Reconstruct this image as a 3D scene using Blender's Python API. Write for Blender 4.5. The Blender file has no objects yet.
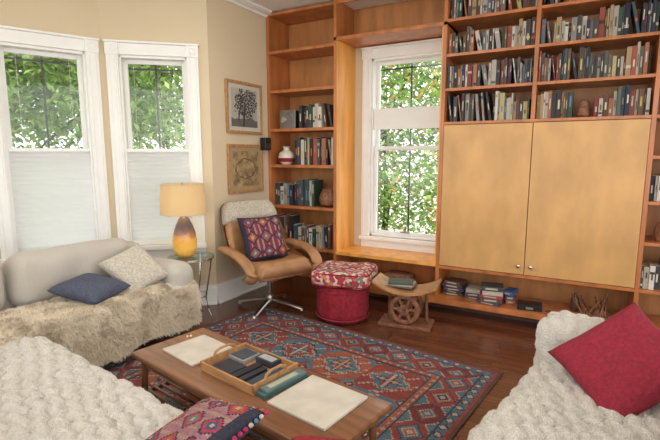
import bpy, math, random
from mathutils import Vector, Matrix, noise, Euler
random.seed(7)
S=bpy.context.scene
R=math.radians
# ------------------------------------------------------------------ materials
def new_mat(name):
    m=bpy.data.materials.new(name); m.use_nodes=True
    nt=m.node_tree; b=nt.nodes['Principled BSDF']; return m,nt,b
def pm(name,col,rough=.6,metal=0,noise_s=0,var=.12,bump=0,bump_s=60,stretch=(1,1,1),sheen=0,coat=0,attr=False,detail=6):
    m,nt,b=new_mat(name); N=nt.nodes; L=nt.links
    b.inputs['Base Color'].default_value=(*col,1); b.inputs['Roughness'].default_value=rough
    b.inputs['Metallic'].default_value=metal
    if sheen: b.inputs['Sheen Weight'].default_value=sheen
    if coat: b.inputs['Coat Weight'].default_value=coat
    tc=N.new('ShaderNodeTexCoord'); mp=N.new('ShaderNodeMapping'); mp.inputs['Scale'].default_value=stretch
    L.new(tc.outputs['Object'],mp.inputs['Vector'])
    src=None
    if attr:
        a=N.new('ShaderNodeAttribute'); a.attribute_name='Col'; src=a.outputs['Color']
        L.new(src,b.inputs['Base Color'])
    if noise_s:
        n=N.new('ShaderNodeTexNoise'); n.inputs['Scale'].default_value=noise_s; n.inputs['Detail'].default_value=detail
        L.new(mp.outputs[0],n.inputs['Vector'])
        r=N.new('ShaderNodeMapRange'); r.inputs['From Min'].default_value=.3; r.inputs['From Max'].default_value=.7
        r.inputs['To Min'].default_value=1-var; r.inputs['To Max'].default_value=1+var
        L.new(n.outputs['Fac'],r.inputs['Value'])
        mx=N.new('ShaderNodeMix'); mx.data_type='RGBA'; mx.blend_type='MULTIPLY'; mx.inputs['Factor'].default_value=1
        if src: L.new(src,mx.inputs['A'])
        else: mx.inputs['A'].default_value=(*col,1)
        cc=N.new('ShaderNodeCombineColor')
        for k in range(3): L.new(r.outputs[0],cc.inputs[k])
        L.new(cc.outputs[0],mx.inputs['B']); L.new(mx.outputs['Result'],b.inputs['Base Color'])
    if bump:
        n2=N.new('ShaderNodeTexNoise'); n2.inputs['Scale'].default_value=bump_s; n2.inputs['Detail'].default_value=5
        L.new(mp.outputs[0],n2.inputs['Vector'])
        bp=N.new('ShaderNodeBump'); bp.inputs['Strength'].default_value=bump; bp.inputs['Distance'].default_value=.02
        L.new(n2.outputs['Fac'],bp.inputs['Height']); L.new(bp.outputs[0],b.inputs['Normal'])
    return m
M={}
M['wall']=pm('wall_paint',(.66,.545,.375),.85,noise_s=2,var=.03,bump=.05,bump_s=150)
M['white']=pm('white_trim_paint',(.84,.84,.81),.45,noise_s=5,var=.03)
M['ceil']=pm('ceiling_paint',(.82,.80,.75),.9,noise_s=3,var=.02)
M['frame']=pm('cherry_wood',(.46,.155,.045),.38,noise_s=3,var=.3,stretch=(3,3,.6),coat=.2)
M['back']=pm('shelf_back_wood',(.50,.215,.07),.45,noise_s=2.5,var=.25,stretch=(4,4,.7))
M['jamb']=pm('lit_jamb_wood',(.78,.36,.07),.4,noise_s=2.5,var=.2,stretch=(4,4,.7),coat=.2)  # niche wood with the window's light put into its brighter colour
M['door']=pm('maple_veneer',(.60,.335,.12),.42,noise_s=2.6,var=.17,stretch=(1.6,1,.8),coat=.05,detail=9)
M['walnut']=pm('walnut',(.22,.095,.043),.3,noise_s=3,var=.35,stretch=(1,10,4),coat=.3)
M['oak']=pm('tray_wood',(.42,.22,.09),.4,noise_s=5,var=.3,stretch=(1,8,4))
M['dark']=pm('dark_wood',(.09,.035,.018),.4,noise_s=8,var=.3)
M['black']=pm('black_plastic',(.012,.012,.014),.35,noise_s=20,var=.1)
M['chrome']=pm('chrome',(.75,.74,.72),.15,1,noise_s=10,var=.03)
M['steel']=pm('brushed_steel',(.45,.42,.38),.3,1,noise_s=10,var=.1)
M['col']=pm('printed_paper',(1,1,1),.6,attr=True,noise_s=30,var=.08)
M['wool']=pm('woven_wool',(1,1,1),.95,attr=True,noise_s=90,var=.28,bump=.5,bump_s=250)
M['linen']=pm('grey_linen',(.54,.50,.44),.95,noise_s=200,var=.1,bump=.3,bump_s=300,sheen=.2)
M['cream']=pm('cream_weave',(.60,.55,.46),.95,noise_s=60,var=.25,bump=.8,bump_s=90,sheen=.2)
M['blue']=pm('blue_pillow',(.085,.10,.15),.95,noise_s=80,var=.3,bump=.4,bump_s=200)
M['redv']=pm('crimson_velvet',(.30,.018,.040),.9,noise_s=60,var=.22,bump=.6,bump_s=140)
M['redp']=pm('red_pouf_cloth',(.27,.012,.025),.9,noise_s=40,var=.3,bump=.4,bump_s=120)
M['plush']=pm('white_plush',(.76,.72,.65),.95,noise_s=45,var=.08,bump=.9,bump_s=110,sheen=.3)
M['fur']=pm('sheep_fur',(1,1,1),.9,attr=True)
M['leather']=pm('tan_leather',(.38,.195,.085),.42,noise_s=10,var=.18,bump=.15,bump_s=150)
M['ply']=pm('plywood_shell',(.22,.09,.035),.35,noise_s=4,var=.3,stretch=(1,6,1),coat=.3)
M['paper']=pm('board_white',(.58,.53,.45),.7,noise_s=9,var=.12)
M['ceramic']=pm('ceramic',(.7,.65,.56),.25,noise_s=6,var=.1)
M['brown']=pm('carved_wood',(.22,.09,.045),.5,noise_s=30,var=.45,bump=.5,bump_s=60)
M['ground']=pm('pale_bounce_gravel',(.55,.55,.50),.95,noise_s=8,var=.2)  # kept pale so the ground bounces untinted light upward
M['bark']=pm('bark',(.09,.06,.04),.95,noise_s=15,var=.4,bump=.5)
# floor planks
def floor_mat():
    m,nt,b=new_mat('cherry_floor'); N=nt.nodes; L=nt.links
    tc=N.new('ShaderNodeTexCoord'); br=N.new('ShaderNodeTexBrick')
    br.inputs['Scale'].default_value=1; br.inputs['Brick Width'].default_value=1.3; br.inputs['Row Height'].default_value=.085
    br.inputs['Mortar Size'].default_value=.0022; br.offset=.37
    br.inputs['Color1'].default_value=(.155,.050,.023,1); br.inputs['Color2'].default_value=(.10,.032,.015,1); br.inputs['Mortar'].default_value=(.025,.01,.006,1)
    L.new(tc.outputs['Object'],br.inputs['Vector'])
    mp=N.new('ShaderNodeMapping'); mp.inputs['Scale'].default_value=(1.5,25,1); L.new(tc.outputs['Object'],mp.inputs['Vector'])
    n=N.new('ShaderNodeTexNoise'); n.inputs['Scale'].default_value=3; n.inputs['Detail'].default_value=6; L.new(mp.outputs[0],n.inputs['Vector'])
    mx=N.new('ShaderNodeMix'); mx.data_type='RGBA'; mx.blend_type='OVERLAY'; mx.inputs['Factor'].default_value=.5
    L.new(br.outputs['Color'],mx.inputs['A']); L.new(n.outputs['Fac'],mx.inputs['B']); L.new(mx.outputs['Result'],b.inputs['Base Color'])
    b.inputs['Roughness'].default_value=.25; b.inputs['Coat Weight'].default_value=.2
    return m
M['floor']=floor_mat()
def trans_mat(name,col,frac=.5,attr=False,rough=.9):
    m,nt,b=new_mat(name); N=nt.nodes; L=nt.links
    out=N['Material Output']; b.inputs['Base Color'].default_value=(*col,1); b.inputs['Roughness'].default_value=rough
    t=N.new('ShaderNodeBsdfTranslucent'); t.inputs['Color'].default_value=(*col,1)
    if attr:
        a=N.new('ShaderNodeAttribute'); a.attribute_name='Col'; L.new(a.outputs['Color'],b.inputs['Base Color']); L.new(a.outputs['Color'],t.inputs['Color'])
    mx=N.new('ShaderNodeMixShader'); mx.inputs[0].default_value=frac
    L.new(b.outputs[0],mx.inputs[1]); L.new(t.outputs[0],mx.inputs[2]); L.new(mx.outputs[0],out.inputs[0])
    return m
M['shade']=trans_mat('cellular_shade_fabric',(.95,.95,.97),.76)
M['lampshade']=trans_mat('lampshade_fabric',(.74,.56,.32),.4)
M['leaf']=trans_mat('leaves',(.3,.5,.1),.45,True,.6)
def glass_mat():
    m,nt,b=new_mat('window_glass'); N=nt.nodes; L=nt.links; out=N['Material Output']
    t=N.new('ShaderNodeBsdfTransparent'); g=N.new('ShaderNodeBsdfGlossy'); g.inputs['Roughness'].default_value=.02
    mx=N.new('ShaderNodeMixShader'); mx.inputs[0].default_value=.03
    L.new(t.outputs[0],mx.inputs[1]); L.new(g.outputs[0],mx.inputs[2]); L.new(mx.outputs[0],out.inputs[0]); return m
M['glass']=glass_mat()
def tglass():
    m,nt,b=new_mat('table_glass'); N=nt.nodes; L=nt.links; out=N['Material Output']
    t=N.new('ShaderNodeBsdfTransparent'); t.inputs['Color'].default_value=(.8,.88,.85,1); g=N.new('ShaderNodeBsdfGlossy'); g.inputs['Roughness'].default_value=.03
    mx=N.new('ShaderNodeMixShader'); mx.inputs[0].default_value=.22
    L.new(t.outputs[0],mx.inputs[1]); L.new(g.outputs[0],mx.inputs[2]); L.new(mx.outputs[0],out.inputs[0]); return m
M['tglass']=tglass()
def voro_mat(name,scale,cols):
    m,nt,b=new_mat(name); N=nt.nodes; L=nt.links
    tc=N.new('ShaderNodeTexCoord'); v=N.new('ShaderNodeTexVoronoi'); v.inputs['Scale'].default_value=scale
    L.new(tc.outputs['Object'],v.inputs['Vector']); sp=N.new('ShaderNodeSeparateColor'); L.new(v.outputs['Color'],sp.inputs[0])
    r=N.new('ShaderNodeValToRGB'); r.color_ramp.interpolation='CONSTANT'
    el=r.color_ramp.elements
    while len(el)<len(cols): el.new(.5)
    for i,c in enumerate(cols): el[i].position=i/len(cols); el[i].color=(*c,1)
    L.new(sp.outputs[0],r.inputs[0]); L.new(r.outputs[0],b.inputs['Base Color']); b.inputs['Roughness'].default_value=.9
    return m
M['floral']=voro_mat('floral_cloth',38,[(.38,.03,.05),(.32,.02,.05),(.55,.45,.38),(.38,.04,.06),(.5,.18,.08),(.12,.20,.14),(.42,.05,.1),(.60,.52,.45)])
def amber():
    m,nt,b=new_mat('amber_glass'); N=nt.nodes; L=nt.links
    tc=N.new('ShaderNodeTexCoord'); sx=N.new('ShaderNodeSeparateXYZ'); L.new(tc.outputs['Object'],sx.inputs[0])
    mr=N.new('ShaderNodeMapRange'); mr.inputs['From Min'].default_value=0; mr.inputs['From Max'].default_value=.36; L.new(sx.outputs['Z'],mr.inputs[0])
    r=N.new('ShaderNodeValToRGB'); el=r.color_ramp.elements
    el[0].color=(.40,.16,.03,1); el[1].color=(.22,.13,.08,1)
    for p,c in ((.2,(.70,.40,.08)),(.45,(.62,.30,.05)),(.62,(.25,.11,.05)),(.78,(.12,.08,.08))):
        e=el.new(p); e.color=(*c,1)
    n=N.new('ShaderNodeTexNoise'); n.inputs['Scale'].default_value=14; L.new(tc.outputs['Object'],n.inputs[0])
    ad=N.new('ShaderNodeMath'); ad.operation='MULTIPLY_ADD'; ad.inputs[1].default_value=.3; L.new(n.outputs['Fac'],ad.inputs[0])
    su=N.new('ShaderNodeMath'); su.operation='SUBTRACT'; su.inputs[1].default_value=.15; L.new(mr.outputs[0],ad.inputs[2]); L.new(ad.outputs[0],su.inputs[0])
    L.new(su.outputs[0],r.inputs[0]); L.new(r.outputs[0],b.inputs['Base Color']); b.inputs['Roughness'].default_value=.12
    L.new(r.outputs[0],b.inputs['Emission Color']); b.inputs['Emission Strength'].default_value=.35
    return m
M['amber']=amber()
# ------------------------------------------------------------------ mesh builder
class MB:
    def __init__(s): s.v=[];s.f=[];s.m=[];s.c=[]
    def add(s,vs,fs,mat=0,col=(1,1,1),T=None):
        o=len(s.v)
        if T is not None: vs=[T@Vector(p) for p in vs]
        s.v+= [tuple(p) for p in vs]
        for f in fs: s.f.append(tuple(i+o for i in f)); s.m.append(mat); s.c.append(col)
        return s
    def box(s,x0,x1,y0,y1,z0,z1,mat=0,col=(1,1,1),T=None):
        vs=[(x0,y0,z0),(x1,y0,z0),(x1,y1,z0),(x0,y1,z0),(x0,y0,z1),(x1,y0,z1),(x1,y1,z1),(x0,y1,z1)]
        return s.add(vs,[(0,3,2,1),(4,5,6,7),(0,1,5,4),(1,2,6,5),(2,3,7,6),(3,0,4,7)],mat,col,T)
    def cyl(s,p0,p1,r0,r1=None,n=12,mat=0,col=(1,1,1),T=None):
        r1=r0 if r1 is None else r1; p0=Vector(p0);p1=Vector(p1); d=(p1-p0).normalized()
        a=d.orthogonal().normalized(); b=d.cross(a); vs=[]
        for p,r in((p0,r0),(p1,r1)):
            for i in range(n): t=2*math.pi*i/n; vs.append(p+a*math.cos(t)*r+b*math.sin(t)*r)
        fs=[(i,(i+1)%n,n+(i+1)%n,n+i) for i in range(n)]+[tuple(range(n-1,-1,-1)),tuple(range(n,2*n))]
        return s.add(vs,fs,mat,col,T)
    def rev(s,prof,c=(0,0,0),n=24,mat=0,col=(1,1,1),T=None,close=True):
        vs=[];m=len(prof)
        for r,z in prof:
            for i in range(n): t=2*math.pi*i/n; vs.append((c[0]+r*math.cos(t),c[1]+r*math.sin(t),c[2]+z))
        fs=[(k*n+i,k*n+(i+1)%n,(k+1)*n+(i+1)%n,(k+1)*n+i) for k in range(m-1) for i in range(n)]
        if close: fs+=[tuple(range(n-1,-1,-1)),tuple((m-1)*n+i for i in range(n))]
        return s.add(vs,fs,mat,col,T)
    def tube(s,pts,ra,rb=None,n=10,mat=0,col=(1,1,1),up=(0,0,1),T=None):
        rb=ra if rb is None else rb; pts=[Vector(p) for p in pts]; vs=[];m=len(pts)
        for k,p in enumerate(pts):
            d=(pts[min(k+1,m-1)]-pts[max(k-1,0)]).normalized(); u=Vector(up)
            a=d.cross(u); a=a.normalized() if a.length>1e-4 else d.orthogonal().normalized(); b=a.cross(d)
            for i in range(n): t=2*math.pi*i/n; vs.append(p+a*math.cos(t)*ra+b*math.sin(t)*rb)
        fs=[(k*n+i,k*n+(i+1)%n,(k+1)*n+(i+1)%n,(k+1)*n+i) for k in range(m-1) for i in range(n)]
        fs+=[tuple(range(n-1,-1,-1)),tuple((m-1)*n+i for i in range(n))]
        return s.add(vs,fs,mat,col,T)
    def obj(s,name,mats,parent=None,smooth=False,bevel=0,loc=None,rot=None,ang=40,colors=False,sub=0):
        me=bpy.data.meshes.new(name); me.from_pydata(s.v,[],s.f); me.update()
        for m in (mats if isinstance(mats,list) else [mats]): me.materials.append(M[m])
        me.polygons.foreach_set('material_index',s.m)
        if colors:
            ca=me.color_attributes.new(name='Col',type='FLOAT_COLOR',domain='CORNER'); arr=[]
            for f,c in zip(s.f,s.c): arr+= [c[0],c[1],c[2],1.]*len(f)
            ca.data.foreach_set('color',arr)
        if smooth:
            me.polygons.foreach_set('use_smooth',[True]*len(s.f))
            if ang: me.set_sharp_from_angle(angle=R(ang))
        o=bpy.data.objects.new(name,me); S.collection.objects.link(o)
        if parent: o.parent=parent
        if loc: o.location=loc
        if rot: o.rotation_euler=rot
        if bevel:
            b=o.modifiers.new('Bevel','BEVEL'); b.width=bevel; b.segments=2; b.limit_method='ANGLE'
        if sub:
            b=o.modifiers.new('Sub','SUBSURF'); b.levels=sub; b.render_levels=sub
        return o
def E(name,loc=(0,0,0),rz=0):
    e=bpy.data.objects.new(name,None); S.collection.objects.link(e); e.location=loc; e.rotation_euler=(0,0,rz); e.empty_display_size=.1; return e
def rbox(mb,x0,x1,y0,y1,z0,z1,r,res=.04,disp=None,mat=0,col=(1,1,1),colf=None):
    n=[max(3,int(math.ceil((b-a)/res))) for a,b in((x0,x1),(y0,y1),(z0,z1))]
    lo=(x0,y0,z0);hi=(x1,y1,z1);idx={};vs=[];fs=[]
    r=min(r,(x1-x0)/2-.001,(y1-y0)/2-.001,(z1-z0)/2-.001)
    def vert(k):
        if k in idx: return idx[k]
        p=Vector([lo[a]+(hi[a]-lo[a])*k[a]/n[a] for a in range(3)])
        q=Vector([min(max(p[a],lo[a]+r),hi[a]-r) for a in range(3)])
        d=(p-q).normalized(); o=q+d*r
        if disp: o=o+d*disp(o,d)
        idx[k]=len(vs); vs.append(o); return idx[k]
    for ax in range(3):
        b,c=(ax+1)%3,(ax+2)%3
        for side in(0,n[ax]):
            for i in range(n[b]):
                for j in range(n[c]):
                    ks=[]
                    for di,dj in((0,0),(1,0),(1,1),(0,1)):
                        k=[0,0,0];k[ax]=side;k[b]=i+di;k[c]=j+dj;ks.append(vert(tuple(k)))
                    if side==0: ks.reverse()
                    fs.append(tuple(ks))
    mb.add(vs,fs,mat,col)
    return mb
def pillow(name,w,d,h,mat,loc,rot,parent=None,colf=None,n=28,pinch=.09,wr=.006):
    mb=MB();vs=[];top={};bot={}
    for i in range(n+1):
        for j in range(n+1):
            x=-1+2*i/n;y=-1+2*j/n
            X=w/2*x*(1-pinch*(1-y*y)*abs(x)**2);Y=d/2*y*(1-pinch*(1-x*x)*abs(y)**2)
            z=h/2*(max(0,(1-x**4)*(1-y**4)))**.5
            nz=noise.noise(Vector((X*9,Y*9,h*40+w)))*wr*2*(1-abs(x)**4)*(1-abs(y)**4)
            top[i,j]=len(vs);vs.append((X,Y,z+nz))
            if i in(0,n) or j in(0,n): bot[i,j]=top[i,j]
            else: bot[i,j]=len(vs);vs.append((X,Y,-z+nz))
    mb.v=vs
    for i in range(n):
        for j in range(n):
            c=colf((i+.5)/n,(j+.5)/n) if colf else (1,1,1)
            mb.f.append((top[i,j],top[i+1,j],top[i+1,j+1],top[i,j+1]));mb.m.append(0);mb.c.append(c)
            mb.f.append((bot[i,j],bot[i,j+1],bot[i+1,j+1],bot[i+1,j]));mb.m.append(0);mb.c.append(c)
    return mb.obj(name,mat,parent,smooth=True,ang=0,loc=loc,rot=rot,colors=bool(colf))
def fur(name,src,count,ln,base,parent,filt=None,width=.004,droop=.5,rs=1):
    rnd=random.Random(rs); me=src.data
    vs=[v.co.copy() for v in me.vertices]; pol=[];cum=[];tot=0
    for p in me.polygons:
        if filt and not filt(p.center,p.normal): continue
        tot+=p.area; pol.append(p); cum.append(tot)
    import bisect
    mb=MB()
    for _ in range(count):
        p=pol[min(bisect.bisect(cum,rnd.random()*tot),len(pol)-1)]
        a,b,c=[vs[i] for i in p.vertices[:3]]
        if len(p.vertices)==4 and rnd.random()<.5: b=vs[p.vertices[2]];c=vs[p.vertices[3]]
        u,v=rnd.random(),rnd.random()
        if u+v>1:u,v=1-u,1-v
        q=a+(b-a)*u+(c-a)*v; nn=p.normal
        cl=noise.noise_vector(q*9)*1.1+noise.noise_vector(q*28)*.7
        dr=(nn+cl*.9+Vector((rnd.gauss(0,.25),rnd.gauss(0,.25),rnd.gauss(0,.25)))).normalized()
        if dr.dot(nn)<.1: dr=(dr+nn*.4).normalized()
        l=ln*rnd.uniform(.6,1.2)
        m1=q+dr*l*.55; tip=q+dr*l+Vector((0,0,-l*droop))+cl*l*.2
        s=dr.cross(Vector((rnd.gauss(0,1),rnd.gauss(0,1),rnd.gauss(0,1)))).normalized()*width/2
        k=rnd.uniform(.88,1.08)*(1+.12*noise.noise(q*7)); col=tuple(min(.97,x*k) for x in base)
        mb.add([q-nn*.003-s,q-nn*.003+s,m1+s*.8,m1-s*.8,tip],[(0,1,2,3),(3,2,4)],0,col)
    return mb.obj(name,'fur',parent,smooth=True,ang=0,colors=True)
# ------------------------------------------------------------------ room
H=3.05; WY=4.62; FY=4.20
C3=Vector((-3.16,3.30)); C2=Vector((-3.85,2.68)); d1=Vector((math.sin(R(24)),math.cos(R(24))))
C1=C2-d1*1.0; C0=C1+Vector((-.12,-1.5))
MB().box(-6,3,-3,5,-.12,0).obj('floor','floor')
MB().box(-5.2,3,-3,5,H,H+.12).obj('ceiling','ceil')
def wall(name,A,B,ops=[],th=.16):
    A=Vector(A);B=Vector(B); L=(B-A).length; ang=math.atan2(B.y-A.y,B.x-A.x)
    mb=MB(); s=0
    for (s0,s1,z0,z1) in sorted(ops):
        mb.box(s,s0,0,th,0,H); mb.box(s0,s1,0,th,0,z0); mb.box(s0,s1,0,th,z1,H); s=s1
    mb.box(s,L,0,th,0,H)
    return mb.obj(name,'wall',loc=(A.x,A.y,0),rot=(0,0,ang)),ang
L2=(C3-C2).length
W1s=(.225,.865)
wall('wall_bay_left',C1,C2,[(W1s[0],W1s[1],.64,2.40)])
wall('wall_bay_right',C2,C3,[(.14,.73,.64,2.40)])
wall('wall_left',C3,(C3.x,WY+.1))
wall('wall_back',(C3.x-.16,WY),(2.2,WY),[(-2.06-C3.x+.16,-1.26-C3.x+.16,.60,2.52)])
wall('wall_bay_far_left',C0,C1)
def window(name,A,B,s0,s1,z0,z1,mode):
    A=Vector(A);B=Vector(B); ang=math.atan2(B.y-A.y,B.x-A.x)
    e=E(name,(A.x,A.y,0),ang)
    cw=.105
    mb=MB() # casing
    mb.box(s0-cw,s0,-.025,0,z0-.02,z1); mb.box(s1,s1+cw,-.025,0,z0-.02,z1)
    mb.box(s0-cw+.02,s0-cw+.035,-.032,-.02,z0,z1); mb.box(s0-.03,s0-.012,-.034,-.02,z0,z1)
    mb.box(s1+cw-.035,s1+cw-.02,-.032,-.02,z0,z1); mb.box(s1+.012,s1+.03,-.034,-.02,z0,z1)
    mb.box(s0-cw,s1+cw,-.025,0,z1,z1+.10); mb.box(s0-cw-.004,s0+.004,-.034,0,z1-.002,z1+.102);mb.box(s1-.004,s1+cw+.004,-.034,0,z1-.002,z1+.102)
    mb.box(s0-cw-.012,s1+cw+.012,-.045,0,z1+.10,z1+.12)
    mb.box(s0-cw-.012,s1+cw+.012,-.06,.02,z0-.045,z0-.005) # stool
    mb.box(s0-cw,s1+cw,-.022,0,z0-.14,z0-.04)
    mb.obj('casing','white',e,bevel=.004)
    mb=MB() # rosettes on corner blocks
    for x in(s0-cw/2,s1+cw/2):
        T=Matrix.Translation((x,-.034,z1+.05))@Matrix.Rotation(R(90),4,'X')
        mb.rev([(.036,0),(.036,.005),(.028,.008),(.022,.003),(.012,.003),(.010,.008),(.001,.010)],n=20,T=T)
    mb.obj('corner_rosettes','white',e,smooth=True)
    mb=MB() # jamb liner
    mb.box(s0-.001,s0+.018,0,.16,z0,z1);mb.box(s1-.018,s1+.001,0,.16,z0,z1);mb.box(s0,s1,0,.16,z1-.022,z1);mb.box(s0,s1,0,.17,z0-.03,z0+.02)
    mb.obj('jamb','white',e)
    zm=(z0+z1)/2+.01
    def sash(nm,a,b,za,zb,y):
        m=MB();f=.036
        m.box(a,a+f,y,y+.035,za,zb);m.box(b-f,b,y,y+.035,za,zb);m.box(a+f,b-f,y,y+.035,za,za+f);m.box(a+f,b-f,y,y+.035,zb-f,zb)
        m.obj(nm,'white',e,bevel=.003)
        MB().box(a+f,b-f,y+.014,y+.019,za+f,zb-f).obj(nm+'_glass','glass',e)
    sash('upper_sash',s0+.018,s1-.018,zm-.02,z1-.022,.09)
    sash('lower_sash',s0+.018,s1-.018,z0+.02,zm+.025,.045)
    m=MB(); xc=(s0+s1)/2 # exterior screen bars
    m.box(xc-.008,xc+.008,.135,.15,z0+.02,z1-.03); m.box(s0+.03,s1-.03,.135,.15,z1-.105,z1-.09)
    m.box(s0+.022,s0+.03,.135,.15,z0+.02,z1-.03);m.box(s1-.03,s1-.022,.135,.15,z0+.02,z1-.03)
    m.obj('storm_screen_bars','black',e)
    if mode==0:
        m=MB();zt=zm+.0;n=44;vs=[];fs=[]
        for k in range(n+1):
            z=z0+.03+(zt-z0-.03)*k/n; y=.016+(.005 if k%2 else 0)
            vs+=[(s0+.02,y,z),(s1-.02,y,z)]
        for k in range(n): fs.append((2*k,2*k+1,2*k+3,2*k+2))
        m.add(vs,fs); m.obj('cellular_shade','shade',e)
        m=MB();m.box(s0+.02,s1-.02,.008,.035,zt,zt+.028);m.box(s0+.02,s1-.02,.008,.035,z0+.021,z0+.045);m.obj('shade_rails','white',e)
        m=MB()
        for q in(.2,.8): x=s0+(s1-s0)*q; m.cyl((x,.02,zt),(x,.02,z1-.03),.0012,n=5)
        m.obj('shade_cords','white',e)
    else:
        m=MB()
        for k in range(12): m.box(s0+.024,s1-.024,.004+.004*(k%2),.034-.004*(k%2),1.80+k*.0145,1.80+(k+1)*.0145)
        m.box(s0+.022,s1-.022,.002,.038,1.775,1.80); m.box(s0+.022,s1-.022,.002,.038,1.974,1.995)
        m.obj('gathered_shade','white',e)
        m=MB();m.box(xc-.05,xc+.05,.03,.05,z0+.05,z0+.062);m.obj('sash_lift','steel',e)
    return e
window('window_1',C1,C2,W1s[0],W1s[1],.64,2.40,0)
window('window_2',C2,C3,.14,.73,.64,2.40,0)
o=C3.x-.16
window('window_3',(o,WY),(2.2,WY),-2.06-o,-1.26-o,.60,2.52,1)
# trim
def strip(name,A,B,z0,z1,t,mat='white',prof=None):
    A=Vector(A);B=Vector(B);L=(B-A).length;ang=math.atan2(B.y-A.y,B.x-A.x);mb=MB()
    if prof=='crown':
        vs=[];
        pr=[(0,z0),(-.02,z0),(-.03,z0+.02),(-.07,z1-.03),(-.09,z1-.02),(-.09,z1),(0,z1)]
        for x in(0,L): vs+=[(x,y,z) for y,z in pr]
        n=len(pr); mb.add(vs,[(i,(i+1)%n,n+(i+1)%n,n+i) for i in range(n)]+[tuple(range(n)),tuple(range(2*n-1,n-1,-1))])
    else:
        mb.box(0,L,-t,0,z0,z1-.03); mb.box(0,L,-t*.6,0,z1-.03,z1); mb.box(0,L,-t*1.5,0,z0,z0+.02)
    mb.obj(name,mat,loc=(A.x,A.y,0),rot=(0,0,ang))
strip('baseboard_left',C3,(C3.x,FY+.02),0,.2,.02); strip('baseboard_bay_right',C2,C3,0,.2,.02); strip('baseboard_bay_left',C1,C2,0,.2,.02)
strip('trim_1',C3,(C3.x,FY),H-.06,H,.05,prof='crown'); strip('trim_2',C2,C3,H-.06,H,.05,prof='crown'); strip('trim_3',C1,C2,H-.06,H,.05,prof='crown')
# ------------------------------------------------------------------ bookcase
XL,XA,XB,XM,XR,XE=-3.155,-2.29,-1.163,-.40,.44,1.5
ZL=[.44,.90,1.36,1.76,2.18,2.60,3.0]
bc=E('built_in_bookcase',(0,FY,0)); D=WY-FY-.005
t=.032
mb=MB()
mb.box(XL,XL+t,0,D,.0,H-.003);mb.box(XA-t/2,XA+t/2,0,D,.0,H-.003)
for z in ZL: mb.box(XL+t,XA-t/2,.004,D,z,z+t)
mb.obj('left_unit','frame',bc,bevel=.002)
MB().box(XL+t,XA-t/2,D-.012,D,0,H-.003).obj('left_unit_back','back',bc)
mb=MB()
mb.box(XA-t/2,XB+t/2,.0,D,2.65,2.685);mb.box(XA+t/2,XB-t/2,.0,.02,H-.05,H-.003)
mb.obj('window_header','frame',bc,bevel=.002)
MB().box(XA+t/2,XB-t/2,D-.012,D,2.685,H-.003).obj('header_back','back',bc)
mb=MB()
mb.box(XA+t/2+.001,XA+t/2+.012,.004,D,.47,2.65);mb.box(XB-t/2-.012,XB-t/2-.001,.004,D,.47,2.65)
mb.box(XA+t/2,XB-t/2,-.01,D,.435,.47)
mb.obj('window_niche_lining','jamb',bc)
MB().box(XA+t/2,XB-t/2,D-.06,D-.03,0,.435).obj('panel_below_window','frame',bc)
mb=MB()
for x in(XB,XR): mb.box(x-t/2,x+t/2,0,D,.14,H-.003)
mb.box(XM-t/2,XM+t/2,0,D,1.80,H-.003)
ZR=[1.775,2.075,2.375,2.675,2.97]
for z in ZR:
    mb.box(XB+t/2,XR-t/2,.003,D,z,z+t*.8)
mb.box(XB+t/2,XR-t/2,.003,D,.42,.45)
for z in[.42,.80,1.12,1.47]+ZR: mb.box(XR+t/2,XE,.003,D,z,z+t*.8)
mb.box(XE,XE+t,0,D,0,H-.003)
mb.obj('right_unit','frame',bc,bevel=.002)
mb=MB();mb.box(XB+t/2,XR-t/2,D-.012,D,1.78,H-.003);mb.box(XB+t/2,XR-t/2,D-.012,D,.0,.44);mb.box(XR+t/2,XE,D-.012,D,0,H-.003)
mb.obj('right_unit_back','back',bc)
mb=MB();mb.box(XA+t/2,XE,-.10,D-.07,.10,.15);mb.obj('bench_platform','frame',bc,bevel=.003)
mb=MB();mb.box(XA+t/2,XE,.1,D-.07,0,.10);mb.obj('plinth','dark',bc)
MB().box(XB+t/2,XR-t/2,.03,D-.02,.451,1.774).obj('cabinet_body','dark',bc)
mid=(XB+XR)/2-.03
MB().box(XB+t/2+.003,mid-.003,-.004,.018,.455,1.770).obj('cabinet_door_left','door',bc,bevel=.002)
MB().box(mid+.003,XR-t/2-.003,-.004,.018,.455,1.770).obj('cabinet_door_right','door',bc,bevel=.002)
mb=MB()
for x in(mid-.05,mid+.05):
    T=Matrix.Translation((x,-.004,.53))@Matrix.Rotation(R(90),4,'X'); mb.rev([(.007,0),(.007,.012),(.016,.016),(.018,.022),(.013,.028),(.002,.03)],n=16,T=T)
mb.obj('door_knobs','chrome',bc,smooth=True)
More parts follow.
